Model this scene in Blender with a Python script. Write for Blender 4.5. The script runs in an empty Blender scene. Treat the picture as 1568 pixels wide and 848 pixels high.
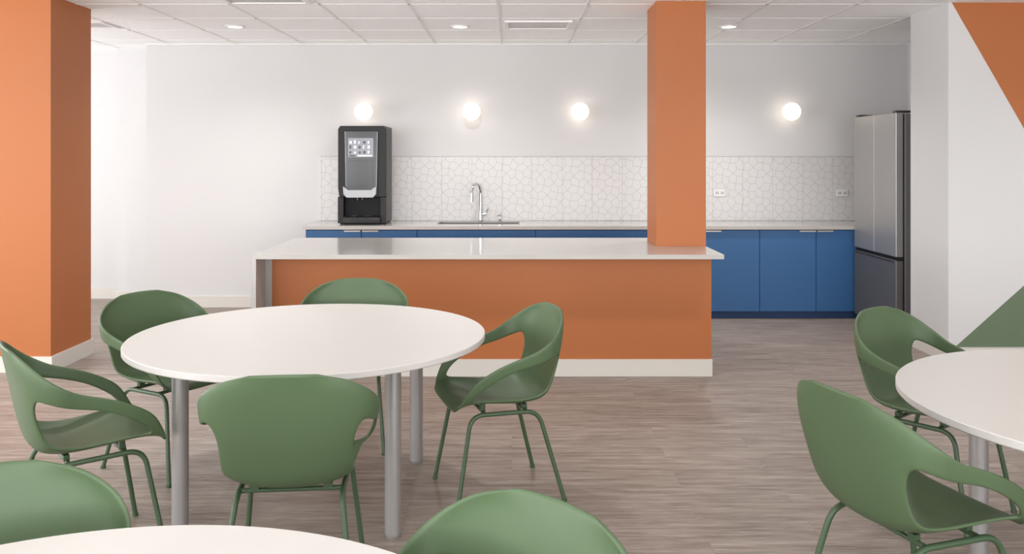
import bpy, bmesh, math, random
from mathutils import Vector, Matrix
scene = bpy.context.scene
scene.view_settings.view_transform = 'Standard'
scene.view_settings.look = 'None'
COL = scene.collection
ALB = 0.78      # overall paint / finish albedo scale

# ------------------------------------------------------------ helpers
def lin(c, k=1.0):
    return tuple(k*(((v/255)/12.92 if v/255 <= 0.04045 else ((v/255+0.055)/1.055)**2.4)) for v in c) + (1,)

def mat(name, rgb, rough=0.5, metal=0.0, bump=0.0, bscale=200, emis=None, estr=0, spec=0.5, var=0.03, coat=0, k=None):
    m = bpy.data.materials.new(name); m.use_nodes = True
    nt = m.node_tree; b = nt.nodes['Principled BSDF']
    c = lin(rgb, ALB if k is None else k)
    tc = nt.nodes.new('ShaderNodeTexCoord')
    n = nt.nodes.new('ShaderNodeTexNoise'); n.inputs['Scale'].default_value = 3; n.inputs['Detail'].default_value = 3
    nt.links.new(tc.outputs['Object'], n.inputs['Vector'])
    mx = nt.nodes.new('ShaderNodeMix'); mx.data_type = 'RGBA'
    mx.inputs[6].default_value = tuple(v*(1-var) for v in c[:3])+(1,)
    mx.inputs[7].default_value = tuple(min(1, v*(1+var)) for v in c[:3])+(1,)
    nt.links.new(n.outputs['Fac'], mx.inputs[0])
    nt.links.new(mx.outputs[2], b.inputs['Base Color'])
    b.inputs['Roughness'].default_value = rough
    b.inputs['Metallic'].default_value = metal
    b.inputs['Specular IOR Level'].default_value = spec
    b.inputs['Coat Weight'].default_value = coat
    if emis:
        b.inputs['Emission Color'].default_value = lin(emis)
        b.inputs['Emission Strength'].default_value = estr
    if bump:
        n2 = nt.nodes.new('ShaderNodeTexNoise'); n2.inputs['Scale'].default_value = bscale
        nt.links.new(tc.outputs['Object'], n2.inputs['Vector'])
        bp = nt.nodes.new('ShaderNodeBump'); bp.inputs['Strength'].default_value = bump; bp.inputs['Distance'].default_value = 0.002
        nt.links.new(n2.outputs['Fac'], bp.inputs['Height']); nt.links.new(bp.outputs['Normal'], b.inputs['Normal'])
    return m

def obj_from_bm(name, bm, m, parent=None, smooth=False):
    me = bpy.data.meshes.new(name); bm.to_mesh(me); bm.free()
    if smooth:
        for p in me.polygons: p.use_smooth = True
    o = bpy.data.objects.new(name, me); COL.objects.link(o)
    if m: me.materials.append(m)
    if parent: o.parent = parent
    return o

def add_box(bm, lo, hi):
    x0,y0,z0 = lo; x1,y1,z1 = hi
    vs = [bm.verts.new(p) for p in [(x0,y0,z0),(x1,y0,z0),(x1,y1,z0),(x0,y1,z0),(x0,y0,z1),(x1,y0,z1),(x1,y1,z1),(x0,y1,z1)]]
    for f in [(0,3,2,1),(4,5,6,7),(0,1,5,4),(1,2,6,5),(2,3,7,6),(3,0,4,7)]:
        bm.faces.new([vs[i] for i in f])

def box(name, lo, hi, m, parent=None, bev=0, seg=2):
    bm = bmesh.new(); add_box(bm, lo, hi)
    if bev: bmesh.ops.bevel(bm, geom=bm.edges[:], offset=bev, segments=seg, affect='EDGES', profile=0.5)
    return obj_from_bm(name, bm, m, parent)

def boxes(name, lst, m, parent=None):
    bm = bmesh.new()
    for lo, hi in lst: add_box(bm, lo, hi)
    return obj_from_bm(name, bm, m, parent)

def prism(name, poly, lo, hi, m, parent=None, axis='Z', bev=0):
    bm = bmesh.new()
    def P(a,b,c):
        return {'Z':(a,b,c),'Y':(a,c,b),'X':(c,a,b)}[axis]
    v0 = [bm.verts.new(P(a,b,lo)) for a,b in poly]; v1 = [bm.verts.new(P(a,b,hi)) for a,b in poly]
    n = len(poly)
    bm.faces.new(v0); bm.faces.new(v1[::-1])
    for i in range(n): bm.faces.new([v0[i], v0[(i+1)%n], v1[(i+1)%n], v1[i]])
    bmesh.ops.recalc_face_normals(bm, faces=bm.faces[:])
    if bev: bmesh.ops.bevel(bm, geom=bm.edges[:], offset=bev, segments=2, affect='EDGES', profile=0.5)
    return obj_from_bm(name, bm, m, parent)

def lathe(name, prof, m, parent=None, loc=(0,0,0), seg=48, rot=None):
    bm = bmesh.new(); rings = []
    for r,z in prof:
        if r < 1e-6: rings.append([bm.verts.new((0,0,z))])
        else: rings.append([bm.verts.new((r*math.cos(2*math.pi*i/seg), r*math.sin(2*math.pi*i/seg), z)) for i in range(seg)])
    for a,b in zip(rings, rings[1:]):
        for i in range(seg):
            j = (i+1)%seg
            if len(a)==1 and len(b)==1: continue
            if len(a)==1: bm.faces.new([a[0], b[i], b[j]])
            elif len(b)==1: bm.faces.new([a[i], a[j], b[0]])
            else: bm.faces.new([a[i], a[j], b[j], b[i]])
    bmesh.ops.recalc_face_normals(bm, faces=bm.faces[:])
    o = obj_from_bm(name, bm, m, parent, smooth=True)
    try: o.data.set_sharp_from_angle(angle=math.radians(40))
    except Exception: pass
    o.location = loc
    if rot: o.rotation_euler = rot
    return o

def fillet(pts, r, n=7):
    pts = [Vector(p) for p in pts]; out = [pts[0]]
    for a,b,c in zip(pts, pts[1:], pts[2:]):
        d1 = (a-b); d2 = (c-b)
        rr = min(r, d1.length*0.48, d2.length*0.48)
        p0 = b + d1.normalized()*rr; p1 = b + d2.normalized()*rr
        for i in range(n+1):
            t = i/n
            out.append(p0*(1-t)**2 + b*2*t*(1-t) + p1*t*t)
    out.append(pts[-1]); return out

def curve_data(name, polys, rad, m):
    cu = bpy.data.curves.new(name, 'CURVE'); cu.dimensions = '3D'
    cu.bevel_depth = rad; cu.bevel_resolution = 4; cu.use_fill_caps = True
    for pts in polys:
        sp = cu.splines.new('POLY'); sp.points.add(len(pts)-1)
        for q,p in zip(sp.points, pts): q.co = (p[0],p[1],p[2],1)
        sp.use_smooth = True
    cu.materials.append(m); return cu

def tube(name, polys, rad, m, parent=None):
    o = bpy.data.objects.new(name, curve_data(name, polys, rad, m)); COL.objects.link(o)
    if parent: o.parent = parent
    return o

def empty(name, loc=(0,0,0), rz=0):
    e = bpy.data.objects.new(name, None); COL.objects.link(e); e.location = loc; e.rotation_euler = (0,0,rz)
    e.empty_display_size = 0.1
    return e

# ------------------------------------------------------------ materials
M_wall = mat('wall_paint', (223,222,222), 0.75, bump=0.05, var=0.01, k=0.88)
M_ceil = mat('ceiling_tile_white', (252,252,252), 0.9, bump=0.15, bscale=300, var=0.003, k=1.0)
M_grid = mat('ceiling_grid_metal', (236,235,234), 0.6, k=1.0)
M_vent = mat('vent_grey', (205,203,200), 0.6, k=0.9)
M_ventw = mat('vent_white', (240,239,238), 0.5, k=1.0)
M_base = mat('baseboard_white', (238,233,225), 0.45, var=0.01)
M_orange = mat('orange_paint', (196,117,65), 0.5, bump=0.05, var=0.015, spec=0.4)
M_green_paint = mat('green_paint', (112,131,103), 0.6, var=0.015)
M_chair = mat('green_plastic', (90,112,79), 0.46, bump=0.04, bscale=500, var=0.02, spec=0.4)
M_chairmetal = mat('green_powder_coat', (72,96,68), 0.38, var=0.02)
M_blue = mat('blue_laminate', (52,110,168), 0.5, var=0.02)
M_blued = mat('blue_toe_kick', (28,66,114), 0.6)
M_quartz = mat('quartz_counter', (207,203,198), 0.13, var=0.02)
M_quartz_side = mat('quartz_side', (200,196,192), 0.3, var=0.03)
M_table = mat('white_laminate', (230,226,222), 0.34, var=0.008)
M_alu = mat('aluminium_satin', (190,187,186), 0.38, metal=0.6)
M_chrome = mat('chrome', (215,215,218), 0.1, metal=1.0, k=1.0)
M_black = mat('black_gloss_plastic', (12,11,12), 0.16)
M_dark = mat('dark_grey_plastic', (60,53,50), 0.4)
M_mdark = mat('charcoal_plastic', (18,16,16), 0.38, spec=0.3)
M_gap = mat('dark_gap', (14,14,16), 0.7)
M_silver = mat('silver_plastic', (175,177,180), 0.3, metal=0.2)
M_white = mat('white_plastic', (240,238,236), 0.35, k=0.9)
M_glow = mat('opal_glass_lit', (255,246,232), 0.3, emis=(255,240,222), estr=2.1)
M_down = mat('downlight_lens', (255,250,244), 0.4, emis=(255,248,238), estr=5)
M_screen = mat('lit_screen', (100,100,106), 0.2, emis=(165,167,178), estr=0.45)
M_icon = mat('screen_icon_white', (225,225,230), 0.3, emis=(240,240,245), estr=0.45)
M_icon2 = mat('screen_icon_dark', (60,60,75), 0.3)
M_fside = mat('fridge_side_grey', (150,148,150), 0.4, metal=0.4)
M_tile = mat('white_wall_tile', (221,219,218), 0.3, var=0.008, k=0.88)
M_joint = mat('tile_joint_grey', (186,181,178), 0.7, k=0.86)

def steel(nm, c0, c1):
    m = bpy.data.materials.new(nm); m.use_nodes = True; nt = m.node_tree; b = nt.nodes['Principled BSDF']
    tc = nt.nodes.new('ShaderNodeTexCoord'); mp = nt.nodes.new('ShaderNodeMapping'); mp.inputs['Scale'].default_value = (300,300,3)
    n = nt.nodes.new('ShaderNodeTexNoise'); n.inputs['Scale'].default_value = 1
    cr = nt.nodes.new('ShaderNodeValToRGB'); cr.color_ramp.elements[0].color = lin(c0,ALB); cr.color_ramp.elements[1].color = lin(c1,ALB)
    nt.links.new(tc.outputs['Object'], mp.inputs[0]); nt.links.new(mp.outputs[0], n.inputs['Vector'])
    nt.links.new(n.outputs['Fac'], cr.inputs[0]); nt.links.new(cr.outputs[0], b.inputs['Base Color'])
    b.inputs['Metallic'].default_value = 0.6; b.inputs['Roughness'].default_value = 0.38
    return m
M_steel = steel('brushed_steel', (174,172,171), (192,190,189))
M_steel2 = steel('brushed_steel_drawer', (130,125,123), (146,141,139))

def floor_mat():
    m = bpy.data.materials.new('vinyl_wood_plank'); m.use_nodes = True; nt = m.node_tree; b = nt.nodes['Principled BSDF']; L = nt.links.new
    tc = nt.nodes.new('ShaderNodeTexCoord')
    br = nt.nodes.new('ShaderNodeTexBrick'); br.offset = 0.37
    br.inputs['Scale'].default_value = 1; br.inputs['Brick Width'].default_value = 1.22; br.inputs['Row Height'].default_value = 0.18
    br.inputs['Mortar Size'].default_value = 0.0010; br.inputs['Mortar Smooth'].default_value = 0.3
    br.inputs['Color1'].default_value = (0,0,0,1); br.inputs['Color2'].default_value = (1,1,1,1); br.inputs['Mortar'].default_value = (0.5,0.5,0.5,1)
    L(tc.outputs['Object'], br.inputs['Vector'])
    vm = nt.nodes.new('ShaderNodeVectorMath'); vm.operation = 'MULTIPLY_ADD'
    vm.inputs[1].default_value = (7.3,3.1,5.0)
    L(br.outputs['Color'], vm.inputs[0]); L(tc.outputs['Object'], vm.inputs[2])
    def streak(sc, detail, seedz):
        mp = nt.nodes.new('ShaderNodeMapping'); mp.inputs['Scale'].default_value = sc; mp.inputs['Location'].default_value = (0,0,seedz)
        n = nt.nodes.new('ShaderNodeTexNoise'); n.inputs['Scale'].default_value = 1; n.inputs['Detail'].default_value = detail; n.inputs['Roughness'].default_value = 0.65
        L(vm.outputs[0], mp.inputs[0]); L(mp.outputs[0], n.inputs['Vector']); return n
    n1 = streak((2.6,34,1), 6, 0); n2 = streak((9,120,1), 5, 4); n3 = streak((0.8,6,1), 3, 9)
    def math_(op,a,b_):
        q = nt.nodes.new('ShaderNodeMath'); q.operation = op
        for i,v in enumerate((a,b_)):
            if isinstance(v,(int,float)): q.inputs[i].default_value = v
            else: L(v, q.inputs[i])
        return q.outputs[0]
    s = math_('ADD', math_('MULTIPLY', n1.outputs['Fac'], 0.5), math_('MULTIPLY', n2.outputs['Fac'], 0.35))
    s = math_('ADD', s, math_('MULTIPLY', n3.outputs['Fac'], 0.15))
    sep = nt.nodes.new('ShaderNodeSeparateColor'); L(br.outputs['Color'], sep.inputs[0])
    s = math_('ADD', s, math_('MULTIPLY', math_('SUBTRACT', sep.outputs[0], 0.5), 0.012))
    cr = nt.nodes.new('ShaderNodeValToRGB'); e = cr.color_ramp.elements
    e[0].position = 0.35; e[0].color = lin((116,103,95),ALB); e[1].position = 0.65; e[1].color = lin((196,183,174),ALB)
    k = e.new(0.5); k.color = lin((163,149,139),ALB)
    L(s, cr.inputs[0])
    mx = nt.nodes.new('ShaderNodeMix'); mx.data_type = 'RGBA'; mx.inputs[7].default_value = lin((116,104,96),ALB)
    L(math_('MULTIPLY', br.outputs['Fac'], 0.3), mx.inputs[0]); L(cr.outputs[0], mx.inputs[6]); L(mx.outputs[2], b.inputs['Base Color'])
    b.inputs['Roughness'].default_value = 0.48; b.inputs['Specular IOR Level'].default_value = 0.3
    bp = nt.nodes.new('ShaderNodeBump'); bp.inputs['Strength'].default_value = 0.15; bp.inputs['Distance'].default_value = 0.002
    L(n2.outputs['Fac'], bp.inputs['Height']); L(bp.outputs['Normal'], b.inputs['Normal'])
    return m
M_floor = floor_mat()

# ------------------------------------------------------------ room shell
CZ = 2.625
XL, XR, YF = -7.0, 6.0, -3.0
box('floor', (XL-0.2,YF-0.2,-0.1), (XR+0.2,9.5,0.0), M_floor)
box('ceiling', (XL-0.2,YF-0.2,CZ), (XR+0.2,9.5,CZ+0.1), M_ceil)
g = []
k = -12
while True:
    x = -0.10 + 0.66*k; k += 1
    if x > XR: break
    if x < XL: continue
    g.append(((x-0.011,YF,CZ-0.003),(x+0.011,9.2 if x < -3.65 else 8.69,CZ)))
k = -16
while True:
    y = 7.09 + 0.66*k; k += 1
    if y > 8.65: break
    if y < YF: continue
    g.append(((XL,y-0.011,CZ-0.003),(XR,y+0.011,CZ)))
g.append(((-3.65,8.67,CZ-0.010),(3.95,8.70,CZ)))
boxes('ceiling_grid', g, M_grid)
box('wall_back', (-3.65,8.70,0), (4.05,9.5,CZ), M_wall)
box('wall_far', (XL,9.23,0), (-3.65,9.5,CZ), M_wall)
box('wall_pier', (-4.08,9.0,0), (-3.655,9.23,CZ), M_wall)
box('wall_alcove', (3.95,6.95,0), (4.15,8.70,CZ), M_wall)
box('wall_mural', (3.18,6.35,0), (XR,6.95,CZ), M_wall)
mur = empty('painted_mural')
prism('orange_shape', [(3.205,CZ-0.002),(4.65,CZ-0.002),(4.65,0.107)], 6.347, 6.35, M_orange, mur, 'Y')
prism('green_shape', [(3.23,0.115),(4.65,0.115),(4.65,1.38)], 6.346, 6.349, M_green_paint, mur, 'Y')
def window_wall(name, axis, pos0, pos1, a0, a1, wins, z0, z1):
    lst = []
    def B(s0,s1,zz0,zz1):
        if axis == 'X': lst.append(((pos0,s0,zz0),(pos1,s1,zz1)))
        else: lst.append(((s0,pos0,zz0),(s1,pos1,zz1)))
    B(a0,a1,0,z0); B(a0,a1,z1,CZ)
    cur = a0
    for w0,w1 in wins:
        B(cur,w0,z0,z1); cur = w1
    B(cur,a1,z0,z1)
    boxes(name, lst, M_wall)
wl = [(-2.4,0.4),(0.8,3.6),(4.0,6.4),(6.7,8.7)]
wf = [(-6.4,-3.5),(-3.1,-0.2),(0.2,3.0),(3.4,5.6)]
window_wall('wall_left','X',XL-0.2,XL,YF,9.5,wl,0.4,2.5)
window_wall('wall_front','Y',YF-0.2,YF,XL,XR,wf,0.4,2.5)
box('wall_right', (XR,YF,0), (XR+0.2,6.95,CZ), M_wall)
M_frame = mat('window_frame_metal', (120,120,122), 0.4, metal=0.5)
n = 0
for w0,w1 in wl:
    n += 1
    boxes('window_%d'%n, [((XL-0.14,w0,0.4),(XL-0.08,w0+0.05,2.5)),((XL-0.14,w1-0.05,0.4),(XL-0.08,w1,2.5)),((XL-0.14,w0+0.05,0.4),(XL-0.08,w1-0.05,0.45)),((XL-0.14,w0+0.05,2.45),(XL-0.08,w1-0.05,2.5)),((XL-0.14,(w0+w1)/2-0.02,0.45),(XL-0.08,(w0+w1)/2+0.02,2.45))], M_frame)
for w0,w1 in wf:
    n += 1
    boxes('window_%d'%n, [((w0,YF-0.14,0.4),(w0+0.05,YF-0.08,2.5)),((w1-0.05,YF-0.14,0.4),(w1,YF-0.08,2.5)),((w0+0.05,YF-0.14,0.4),(w1-0.05,YF-0.08,0.45)),((w0+0.05,YF-0.14,2.45),(w1-0.05,YF-0.08,2.5)),(((w0+w1)/2-0.02,YF-0.14,0.45),((w0+w1)/2+0.02,YF-0.08,2.45))], M_frame)

box('column', (-3.95,6.07,0), (-3.214,6.65,CZ), M_orange)
box('column.001', (1.042,6.29,0), (1.40,6.71,CZ), M_orange)
bb = 0.11
boxes('baseboard_column', [((-3.965,6.055,0),(-3.199,6.07,bb)),((-3.214,6.07,0),(-3.199,6.665,bb)),((-3.965,6.07,0),(-3.95,6.665,bb)),((-3.95,6.65,0),(-3.214,6.665,bb))], M_base)
box('baseboard_back', (-3.65,8.685,0), (-1.92,8.70,bb), M_base)
boxes('baseboard_far', [((XL,9.215,0),(-4.08,9.23,bb)),((-4.095,8.985,0),(-3.65,9.0,bb)),((-3.665,8.70,0),(-3.65,8.985,bb))], M_base)
boxes('baseboard_right', [((3.165,6.335,0),(XR,6.346,bb)),((3.165,6.346,0),(3.18,6.95,bb))], M_base)

# ------------------------------------------------------------ backsplash: white tiles with pentagon joints
BX0,BX1,BZ0,BZ1 = -1.92,3.94,0.863,1.50
bs = empty('backsplash')
box('tile_field', (BX0,8.690,BZ0), (BX1,8.699,BZ1), M_tile, bs)
random.seed(7)
A_ = 0.108; ang = math.radians(17); JV = {}
def jv(key, x, z, amt=0.014):
    if key not in JV:
        x += random.uniform(-amt,amt); z += random.uniform(-amt,amt)
        JV[key] = (x*math.cos(ang)-z*math.sin(ang)+1.0, x*math.sin(ang)+z*math.cos(ang)+1.2)
    return JV[key]
segs = []
for i in range(-34,36):
    for j in range(-34,36):
        cx,cz = (i+.5)*A_,(j+.5)*A_; s = 0.24*A_
        c = lambda a,b: jv(('c',a,b), a*A_, b*A_)
        if (i+j)%2 == 0:
            p = jv(('p',i,j),cx-s,cz,0.007); q = jv(('q',i,j),cx+s,cz,0.007)
            segs += [(p,q),(p,c(i,j)),(p,c(i,j+1)),(q,c(i+1,j)),(q,c(i+1,j+1))]
        else:
            p = jv(('p',i,j),cx,cz-s,0.007); q = jv(('q',i,j),cx,cz+s,0.007)
            segs += [(p,q),(p,c(i,j)),(p,c(i+1,j)),(q,c(i,j+1)),(q,c(i+1,j+1))]
x = BX0+0.02
while x < BX1:
    segs.append(((x,BZ0),(x,BZ1))); x += 0.3
def clip(a,b):
    t0,t1 = 0.0,1.0; dx,dz = b[0]-a[0],b[1]-a[1]
    for p,q in ((-dx,a[0]-BX0-.004),(dx,BX1-.004-a[0]),(-dz,a[1]-BZ0),(dz,BZ1-a[1])):
        if abs(p) < 1e-9:
            if q < 0: return None
        else:
            r = q/p
            if p < 0: t0 = max(t0,r)
            else: t1 = min(t1,r)
    if t0 >= t1: return None
    return (a[0]+dx*t0,a[1]+dz*t0),(a[0]+dx*t1,a[1]+dz*t1)
bm = bmesh.new(); hw = 0.0014
for a,b in segs:
    r = clip(a,b)
    if not r: continue
    a,b = r; d = Vector((b[0]-a[0],b[1]-a[1]))
    if d.length < 1e-4: continue
    d.normalize(); nx,nz = -d.y*hw,d.x*hw
    bm.faces.new([bm.verts.new((px,8.6896,pz)) for px,pz in ((a[0]-nx,a[1]-nz),(b[0]-nx,b[1]-nz),(b[0]+nx,b[1]+nz),(a[0]+nx,a[1]+nz))])
obj_from_bm('tile_joints', bm, M_joint, bs)
box('top_trim', (BX0,8.688,BZ1), (BX1,8.699,BZ1+0.005), M_joint, bs)

# ------------------------------------------------------------ kitchen base cabinets with counter
kc = empty('kitchen_counter')
CT = 0.861
sx0,sx1,sy0,sy1 = -0.70,0.06,8.26,8.53
boxes('countertop', [((-1.925,8.03,CT-0.032),(3.94,sy0,CT)),((-1.925,sy1,CT-0.032),(3.94,8.685,CT)),((-1.925,sy0,CT-0.032),(sx0,sy1,CT)),((sx1,sy0,CT-0.032),(3.94,sy1,CT))], M_quartz, kc)
boxes('carcass', [((-1.91,8.075,0.075),(3.94,8.68,0.60)),((-1.91,8.075,0.60),(-0.75,8.68,CT-0.034)),((0.1,8.075,0.60),(3.94,8.68,CT-0.034)),((-0.75,8.075,0.60),(0.1,8.2,CT-0.034))], M_gap, kc)
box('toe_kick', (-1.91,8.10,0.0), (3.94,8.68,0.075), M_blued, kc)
seams = [-1.91,-1.392,-0.878,0.218,1.25,1.768,2.29,2.812,3.34,3.93]
for i,(a,b_) in enumerate(zip(seams,seams[1:])):
    box('door_panel_%d'%(i+1), (a+0.0025,8.055,0.072), (b_-0.0025,8.075,CT-0.040), M_blue, kc, 0.001, 1)
for i,(px0,px1) in enumerate([(-1.55,-1.40),(-1.385,-1.235),(1.78,1.93),(2.655,2.805),(2.82,2.965)]):
    boxes('pull_%d'%(i+1), [((px0,8.035,CT-0.044),(px1,8.056,CT-0.040)),((px0,8.035,CT-0.054),(px1,8.039,CT-0.044))], M_steel, kc)

sk = empty('kitchen_sink')
bm = bmesh.new()
t = 0.006
add_box(bm,(sx0,sy0,0.66),(sx1,sy1,0.666))
add_box(bm,(sx0,sy0,0.666),(sx0+t,sy1,CT-0.004)); add_box(bm,(sx1-t,sy0,0.666),(sx1,sy1,CT-0.004))
add_box(bm,(sx0+t,sy0,0.666),(sx1-t,sy0+t,CT-0.004)); add_box(bm,(sx0+t,sy1-t,0.666),(sx1-t,sy1,CT-0.004))
obj_from_bm('basin', bm, M_steel2, sk)
rim = 0.012
boxes('rim', [((sx0-rim,sy0-rim,CT),(sx1+rim,sy0,CT+0.003)),((sx0-rim,sy1,CT),(sx1+rim,sy1+rim,CT+0.003)),((sx0-rim,sy0,CT),(sx0,sy1,CT+0.003)),((sx1,sy0,CT),(sx1+rim,sy1,CT+0.003))], M_steel2, sk)
lathe('drain', [(0,0.669),(0.035,0.669),(0.04,0.667)], M_chrome, sk, (-0.32,8.42,0))

fc = empty('faucet', (-0.31,8.60,CT))
lathe('base', [(0,0),(0.03,0),(0.03,0.01),(0.022,0.016),(0.019,0.10),(0.0,0.10)], M_chrome, fc)
arc = [(0,0,0.09),(0,0,0.28)]
for i in range(1,13):
    a = math.pi*i/12
    d = 0.075*(1-math.cos(a))
    arc.append((-d*0.55,-d*0.85,0.28+0.095*math.sin(a)))
tube('gooseneck', [arc], 0.0125, M_chrome, fc)
ex,ey = arc[-1][0],arc[-1][1]
tube('spray_head', [[(ex,ey,0.285),(ex,ey,0.20)]], 0.017, M_chrome, fc)
tube('handle', [[(0.0,0,0.07),(0.055,0,0.075)]], 0.013, M_chrome, fc)
tube('lever', [[(0.05,0,0.075),(0.075,-0.01,0.135)]], 0.006, M_chrome, fc)
sd = empty('soap_dispenser', (-0.12,8.60,CT))
lathe('body', [(0,0),(0.02,0),(0.02,0.008),(0.011,0.012),(0.011,0.055),(0.015,0.058),(0.015,0.07),(0,0.072)], M_chrome, sd)
tube('spout', [[(0,0,0.062),(-0.02,-0.05,0.066),(-0.022,-0.06,0.055)]], 0.006, M_chrome, sd)

for x in (2.07,3.29):
    o = empty('electrical_outlet', (x,8.689,1.14))
    box('plate_shadow_gap', (-0.063,-0.003,-0.039),(0.063,0,0.039), M_joint, o, 0.001)
    box('plate', (-0.06,-0.008,-0.036),(0.06,-0.003,0.036), M_white, o, 0.002)
    for dx in (-0.026,0.026):
        box('socket', (dx-0.019,-0.011,-0.018),(dx+0.019,-0.008,0.018), M_tile, o, 0.001)
        boxes('slots', [((dx-0.010,-0.0116,-0.008),(dx-0.006,-0.011,0.008)),((dx+0.006,-0.0116,-0.008),(dx+0.010,-0.011,0.008))], M_gap, o)

for x in (-1.465,-0.40,0.671,1.74,2.76):
    s = empty('wall_sconce', (x,8.70,1.945))
    lathe('backplate', [(0,0),(0.05,0),(0.05,0.012),(0.045,0.018),(0.0,0.018)], M_white, s, (0,0,0), rot=(math.pi/2,0,0))
    R = 0.088
    lathe('opal_globe', [(R*math.sin(math.pi*i/20), -R*math.cos(math.pi*i/20)) for i in range(21)], M_glow, s, (0,-0.104,0))

# coffee machine
cm = empty('coffee_machine', (-1.64,8.19,CT))
W,Hh = 0.455,0.93
box('cabinet', (0.005,0.10,0.012),(W-0.005,0.44,Hh-0.004), M_dark, cm, 0.006)
prism('door', [(0.012,0.26),(W-0.012,0.26),(W-0.0,0.34),(W-0.0,Hh-0.03),(W-0.02,Hh),(0.02,Hh),(0,Hh-0.03),(0,0.34)], 0.02, 0.10, M_mdark, cm, 'Y', 0.004)
prism('side_frame_left', [(0,0.012),(0.055,0.012),(0.055,0.26),(0.0,0.26)], 0.01, 0.10, M_mdark, cm, 'Y', 0.003)
prism('side_frame_right', [(W-0.055,0.012),(W,0.012),(W,0.26),(W-0.055,0.26)], 0.01, 0.10, M_mdark, cm, 'Y', 0.003)
prism('centre_panel', [(0.085,0.30),(W-0.10,0.30),(W-0.085,0.36),(W-0.075,Hh-0.05),(0.065,Hh-0.05),(0.075,0.36)], 0.0, 0.02, M_black, cm, 'Y', 0.003)
prism('trim_strip_left', [(0.077,0.36),(0.081,0.36),(0.072,Hh-0.055),(0.068,Hh-0.055)], -0.002, 0.0, M_silver, cm, 'Y')
prism('trim_strip_right', [(W-0.091,0.36),(W-0.087,0.36),(W-0.078,Hh-0.055),(W-0.082,Hh-0.055)], -0.002, 0.0, M_silver, cm, 'Y')
box('lower_glass', (0.10,-0.004,0.36),(W-0.12,0.0,0.60), M_black, cm, 0.001)
box('screen', (0.100,-0.004,0.635),(W-0.118,0.0,0.815), M_screen, cm, 0.001)
ic = []; ic2 = []
random.seed(3)
for r in range(3):
    for c in range(5):
        x = 0.112+c*0.043; z = 0.668+r*0.047
        (ic if random.random() > 0.3 else ic2).append(((x,-0.006,z),(x+0.010+0.014*random.random(),-0.004,z+0.018+0.014*random.random())))
ic2.append(((0.11,-0.006,0.642),(0.17,-0.004,0.655))); ic.append(((0.19,-0.006,0.642),(W-0.13,-0.004,0.655)))
boxes('screen_icons_light', ic, M_icon, cm)
boxes('screen_icons_dark', ic2, M_icon2, cm)
box('recess_back', (0.055,0.085,0.05),(W-0.055,0.10,0.26), M_gap, cm)
prism('spout_cover', [(0.055,0.362),(0.085,0.345),(0.105,0.328),(W-0.135,0.328),(W-0.115,0.345),(W-0.085,0.362),(W-0.090,0.285),(W-0.12,0.255),(0.09,0.255),(0.060,0.285)], -0.03, 0.03, M_silver, cm, 'Y', 0.004)
tube('nozzles', [[(0.19,0.0,0.27),(0.19,0.0,0.23)],[(0.235,0.0,0.27),(0.235,0.0,0.23)]], 0.009, M_black, cm)
box('drip_tray', (0.05,-0.035,0.015),(W-0.05,0.09,0.075), M_black, cm, 0.006)
boxes('drip_grille', [((0.07+i*0.025,-0.028,0.075),(0.082+i*0.025,0.08,0.079)) for i in range(13)], M_mdark, cm)
tube('cup_rings', [[(0.16+0.035*math.cos(a*math.pi/8),0.02+0.035*math.sin(a*math.pi/8),0.084) for a in range(17)],[(0.29+0.035*math.cos(a*math.pi/8),0.02+0.035*math.sin(a*math.pi/8),0.084) for a in range(17)]], 0.003, M_dark, cm)
box('base', (0.02,0.03,0),(W-0.02,0.42,0.012), M_gap, cm)

# refrigerator (faces -X)
fr = empty('refrigerator', (3.15,7.15,0))
FW,FH = 0.87,1.875
box('cabinet', (0.075,0.004,0.04),(0.76,FW-0.004,FH-0.02), M_fside, fr, 0.004)
box('gasket', (0.062,0.012,0.06),(0.075,FW-0.012,FH-0.025), M_gap, fr)
box('door_near', (0.0,0.0,0.675),(0.062,FW/2-0.002,FH-0.012), M_steel, fr, 0.006)
box('door_far', (0.0,FW/2+0.002,0.675),(0.062,FW,FH-0.012), M_steel, fr, 0.006)
box('freezer_drawer', (0.0,0.0,0.06),(0.062,FW,0.645), M_steel2, fr, 0.006)
box('handle_recess', (0.02,0.004,0.642),(0.062,FW-0.004,0.678), M_gap, fr)
box('handle_lip', (-0.004,0.03,0.628),(0.004,FW-0.03,0.640), M_dark, fr, 0.001)
box('hinge_near', (0.01,0.02,FH-0.012),(0.14,0.08,FH+0.006), M_dark, fr, 0.004)
box('hinge_far', (0.01,FW-0.08,FH-0.012),(0.14,FW-0.02,FH+0.006), M_dark, fr, 0.004)
box('toe_grille', (0.05,0.02,0.0),(0.74,FW-0.02,0.04), M_gap, fr)

# kitchen island
ki = empty('kitchen_island')
IT = 0.854
prism('countertop', [(-1.72,5.75),(1.40,5.75),(1.40,6.288),(1.040,6.288),(1.040,6.712),(1.40,6.712),(1.40,6.95),(-1.72,6.95)], IT-0.03, IT, M_quartz, ki, 'Z')
box('waterfall_end', (-1.72,5.75,0), (-1.69,6.95,IT-0.03), M_quartz_side, ki)
YB = 5.97
box('inner_end_panel', (-1.69,YB,0), (-1.645,6.93,IT-0.03), M_quartz_side, ki)
boxes('body', [((-1.645,YB,0),(1.04,6.93,IT-0.03)),((1.04,YB,0),(1.366,6.288,IT-0.03)),((1.04,6.712,0),(1.366,6.93,IT-0.03))], M_orange, ki)
box('kickboard', (-1.645,YB-0.015,0), (1.370,YB,0.115), M_base, ki)

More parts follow.
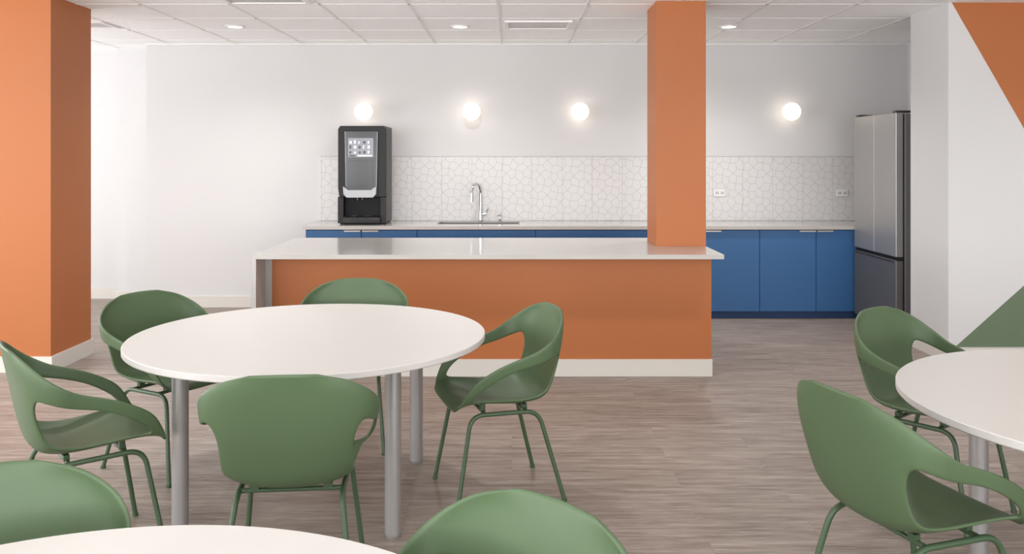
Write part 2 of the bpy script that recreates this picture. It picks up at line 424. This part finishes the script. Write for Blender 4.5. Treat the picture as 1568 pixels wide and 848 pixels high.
# ------------------------------------------------------------ ceiling fixtures
DL = [(-2.39,7.52,80),(-0.45,7.52,92),(1.87,7.52,110)] + [(x,y,e) for y,e in ((4.88,64),(2.24,30),(-0.40,20)) for x in (-5.03,-2.39,-0.45,1.87,4.2)]  # rows past the first are unseen, added to brighten floor, tables and ceiling
for x,y,en in DL:
    d = empty('recessed_downlight', (x,y,CZ))
    lathe('trim', [(0.085,0),(0.085,-0.006),(0.065,-0.009),(0.06,-0.002),(0.06,0)], M_white, d)
    lathe('lens', [(0,-0.003),(0.06,-0.003)], M_down, d)
    l = bpy.data.lights.new('downlight_lamp','SPOT'); l.energy = en; l.spot_size = math.radians(150); l.spot_blend = 1.0; l.shadow_soft_size = 0.08; l.color=(1,0.985,0.965)
    o = bpy.data.objects.new('lamp',l); COL.objects.link(o); o.parent = d; o.location=(0,0,-0.03)
def vent(x,y,w,l):
    v = empty('air_vent', (x,y,CZ))
    boxes('frame', [((-w/2,-l/2,-0.012),(w/2,-l/2+0.03,0)),((-w/2,l/2-0.03,-0.012),(w/2,l/2,0)),((-w/2,-l/2+0.03,-0.012),(-w/2+0.03,l/2-0.03,0)),((w/2-0.03,-l/2+0.03,-0.012),(w/2,l/2-0.03,0))], M_ventw, v)
    box('opening', (-w/2+0.03,-l/2+0.03,-0.003),(w/2-0.03,l/2-0.03,0.0), M_vent, v)
    nn = max(2,int((l-0.08)/0.07))
    boxes('louvers', [((-w/2+0.03,-l/2+0.05+i*0.07,-0.010),(w/2-0.03,-l/2+0.075+i*0.07,-0.003)) for i in range(nn)], M_vent, v)
vent(0.22,7.42,0.56,0.42)
vent(-1.77,6.12,0.60,0.5)
vent(-3.62,7.42,0.42,0.35)

# ------------------------------------------------------------ round tables
def table(x,y,rz=0.0,off=0.42,R=0.77):
    t = empty('round_table', (x,y,0), rz)
    H = 0.72
    lathe('top', [(0,H-0.027),(R-0.004,H-0.027),(R,H-0.023),(R,H-0.003),(R-0.003,H),(0,H)], M_table, t, seg=128)
    for i,(sx,sy) in enumerate(((1,1),(1,-1),(-1,-1),(-1,1))):
        lathe('leg_%d'%(i+1), [(0,0.0),(0.026,0.0),(0.028,0.012),(0.032,0.014),(0.032,H-0.045)], M_alu, t, (sx*off,sy*off,0), seg=32)
        lathe('leg_plate_%d'%(i+1), [(0,H-0.045),(0.05,H-0.045),(0.05,H-0.027),(0,H-0.027)], M_alu, t, (sx*off,sy*off,0), seg=32)
table(-0.89,3.86,0)
table(2.06,2.77,0,0.375)
table(-0.66,1.08,0)

# ------------------------------------------------------------ dining chair
def catmull(P, t):
    n = len(P)-1
    t = max(0,min(n,t)); i = min(int(t), n-1); f = t-i
    p = [Vector(P[max(0,i-1)]), Vector(P[i]), Vector(P[i+1]), Vector(P[min(n,i+2)])]
    if i == 0: p[0] = p[1]*2-p[2]
    if i == n-1: p[3] = p[2]*2-p[1]
    return 0.5*((2*p[1]) + (p[2]-p[0])*f + (2*p[0]-5*p[1]+4*p[2]-p[3])*f*f + (3*p[1]-p[0]-3*p[2]+p[3])*f**3)
CL = [(0,.250,.418),(0,.205,.440),(0,.11,.434),(0,.0,.420),(0,-.10,.416),(0,-.185,.440),(0,-.218,.53),(0,-.24,.65),(0,-.262,.755),(0,-.28,.82)]
EL = [(.185,.238,.420),(.235,.225,.465),(.262,.175,.548),(.272,.085,.606),(.276,.0,.640),(.282,-.07,.664),(.290,-.132,.698),(.268,-.190,.742),(.200,-.238,.788),(.105,-.272,.8155)]
def S(t,v,side):
    C = catmull(CL,v); E = catmull(EL,v)
    k = max(0,min(1,(v-4.8)/1.6)); k = k*k*(3-2*k)
    a = 0.78*(1-k)+0.58*k
    zf = 0.26*(1-k)+0.22*k
    yf = 0.40*(1-k)+0.12*k
    P1 = Vector((E.x*a, C.y, C.z)); P2 = Vector((E.x*(0.98*(1-k)+0.93*k), C.y+(E.y-C.y)*yf, C.z+(E.z-C.z)*zf))
    if v > 8:
        h = v-8
        P1 = P1*(1-h) + Vector((E.x*0.36, C.y, C.z))*h
        P2 = P2*(1-h) + Vector((E.x*0.72, C.y+(E.y-C.y)*0.5, C.z+(E.z-C.z)*0.45))*h
    p = C*(1-t)**3 + P1*3*t*(1-t)**2 + P2*3*t*t*(1-t) + E*t**3
    return Vector((p.x*side,p.y,p.z))
def chair_shell_mesh():
    v0,v1 = 1.60,6.55; UC = 0.68
    vs = [v0*i/6 for i in range(6)]
    nh = 24
    vs += [ (v0+v1)/2 - (v1-v0)/2*math.cos(math.pi*i/nh) for i in range(nh+1)]
    vs += [v1+(9-v1)*i/10 for i in range(1,11)]
    bm = bmesh.new()
    for side in (1,-1):
        inner=[]; outer=[]
        for v in vs:
            c = (v-(v0+v1)/2)/((v1-v0)/2)
            w = (max(0,1-abs(c)**2.2))**0.5 if abs(c)<1 else 0
            if w < 1e-4: w = 0
            ua = UC-w*0.23; ub = UC+w*0.225
            inner.append([bm.verts.new(S(ua*i/10,v,side)) for i in range(11)])
            outer.append([bm.verts.new(S(ub+(1-ub)*i/4,v,side)) for i in range(5)])
        for G in (inner,outer):
            for a,b_ in zip(G,G[1:]):
                for i in range(len(a)-1):
                    f = [a[i],a[i+1],b_[i+1],b_[i]]
                    bm.faces.new(f if side==1 else f[::-1])
    bmesh.ops.remove_doubles(bm, verts=bm.verts[:], dist=0.0004)
    bmesh.ops.recalc_face_normals(bm, faces=bm.faces[:])
    me = bpy.data.meshes.new('dining_chair_shell'); bm.to_mesh(me); bm.free()
    for p in me.polygons: p.use_smooth = True
    me.materials.append(M_chair); return me
SHELL = chair_shell_mesh()
polys = []
for s in (1,-1):
    polys.append(fillet([(s*.215,.235,0.008),(s*.175,.165,.396),(s*.17,-.14,.390),(s*.215,-.245,0.008)],0.06))
FRAME = curve_data('dining_chair_frame', polys, 0.0098, M_chairmetal)
CROSS = curve_data('dining_chair_cross', [[(-.172,.10,.395),(.172,.10,.395)],[(-.170,-.09,.391),(.170,-.09,.391)]], 0.008, M_chairmetal)
bm = bmesh.new()
for sx in (1,-1):
    for yy in (.235,-.245):
        bmesh.ops.create_cone(bm, cap_ends=True, segments=16, radius1=.012, radius2=.012, depth=.012, matrix=Matrix.Translation((sx*.2155,yy*1.0,.006)))
    add_box(bm,(sx*.12-.015,.09,.398),(sx*.12+.015,.11,.430))
    add_box(bm,(sx*.12-.015,-.10,.394),(sx*.12+.015,-.08,.414))
FEET = bpy.data.meshes.new('dining_chair_glides'); bm.to_mesh(FEET); bm.free(); FEET.materials.append(M_chairmetal)
def chair(x,y,fx,fy):
    th = math.atan2(-fx,fy)
    c = empty('dining_chair', (x,y,0), th)
    o = bpy.data.objects.new('shell', SHELL); COL.objects.link(o); o.parent = c
    m = o.modifiers.new('thick','SOLIDIFY'); m.thickness = 0.011; m.offset = 0; m.use_even_offset = True
    m = o.modifiers.new('sub','SUBSURF'); m.levels = 1; m.render_levels = 1
    for nme,d in (('leg_frame',FRAME),('cross_bars',CROSS),('glides',FEET)):
        o = bpy.data.objects.new(nme,d); COL.objects.link(o); o.parent = c
chair(-1.65,4.26,.86,-.51)    # A
chair(-0.86,4.62,0,-1)        # B
chair(-0.07,3.93,-.95,-.30)   # C
chair(-0.745,3.00,-.10,.99)   # D
chair(-1.63,3.33,.79,.61)     # E
chair(-1.05,1.68,.43,-.90)    # F
chair(-0.105,1.535,-.71,-.70) # G
chair(1.80,3.72,.62,-.78)     # H
chair(1.21,2.66,.95,.31)      # I

# ------------------------------------------------------------ lights
def area(name, loc, rot, sx, sy, power, col=(1,1,1)):
    l = bpy.data.lights.new(name,'AREA'); l.shape='RECTANGLE'; l.size=sx; l.size_y=sy; l.energy=power; l.color=col
    o = bpy.data.objects.new(name,l); COL.objects.link(o); o.location=loc; o.rotation_euler=rot; return o
for (w0,w1),f in zip(wl,(0.9,1.1,1.2,0.8)):
    area('window_daylight', (XL-0.05,(w0+w1)/2,1.45), (0,-math.pi/2-0.6,0), 2.0, w1-w0-0.1, 110*f*(w1-w0)/2.8, (0.985,0.99,1.0))
for w0,w1 in wf:
    area('window_daylight', ((w0+w1)/2,YF-0.05,1.45), (math.pi/2+0.65,0,0), w1-w0-0.1, 2.0, 145*(w1-w0)/2.8, (0.99,0.995,1.0))
w = bpy.data.worlds.new('world'); scene.world = w; w.use_nodes = True
w.node_tree.nodes['Background'].inputs[0].default_value = (0.93,0.96,1,1); w.node_tree.nodes['Background'].inputs[1].default_value = 1.5

# ------------------------------------------------------------ camera
cd = bpy.data.cameras.new('camera'); cam = bpy.data.objects.new('camera',cd); COL.objects.link(cam)
cam.location = (0,0,1.5); cam.rotation_euler = (math.pi/2,0,0)
cd.sensor_width = 36; cd.lens = 1334/1568*36; cd.shift_y = -184/1568; cd.clip_start = 0.05
scene.camera = cam
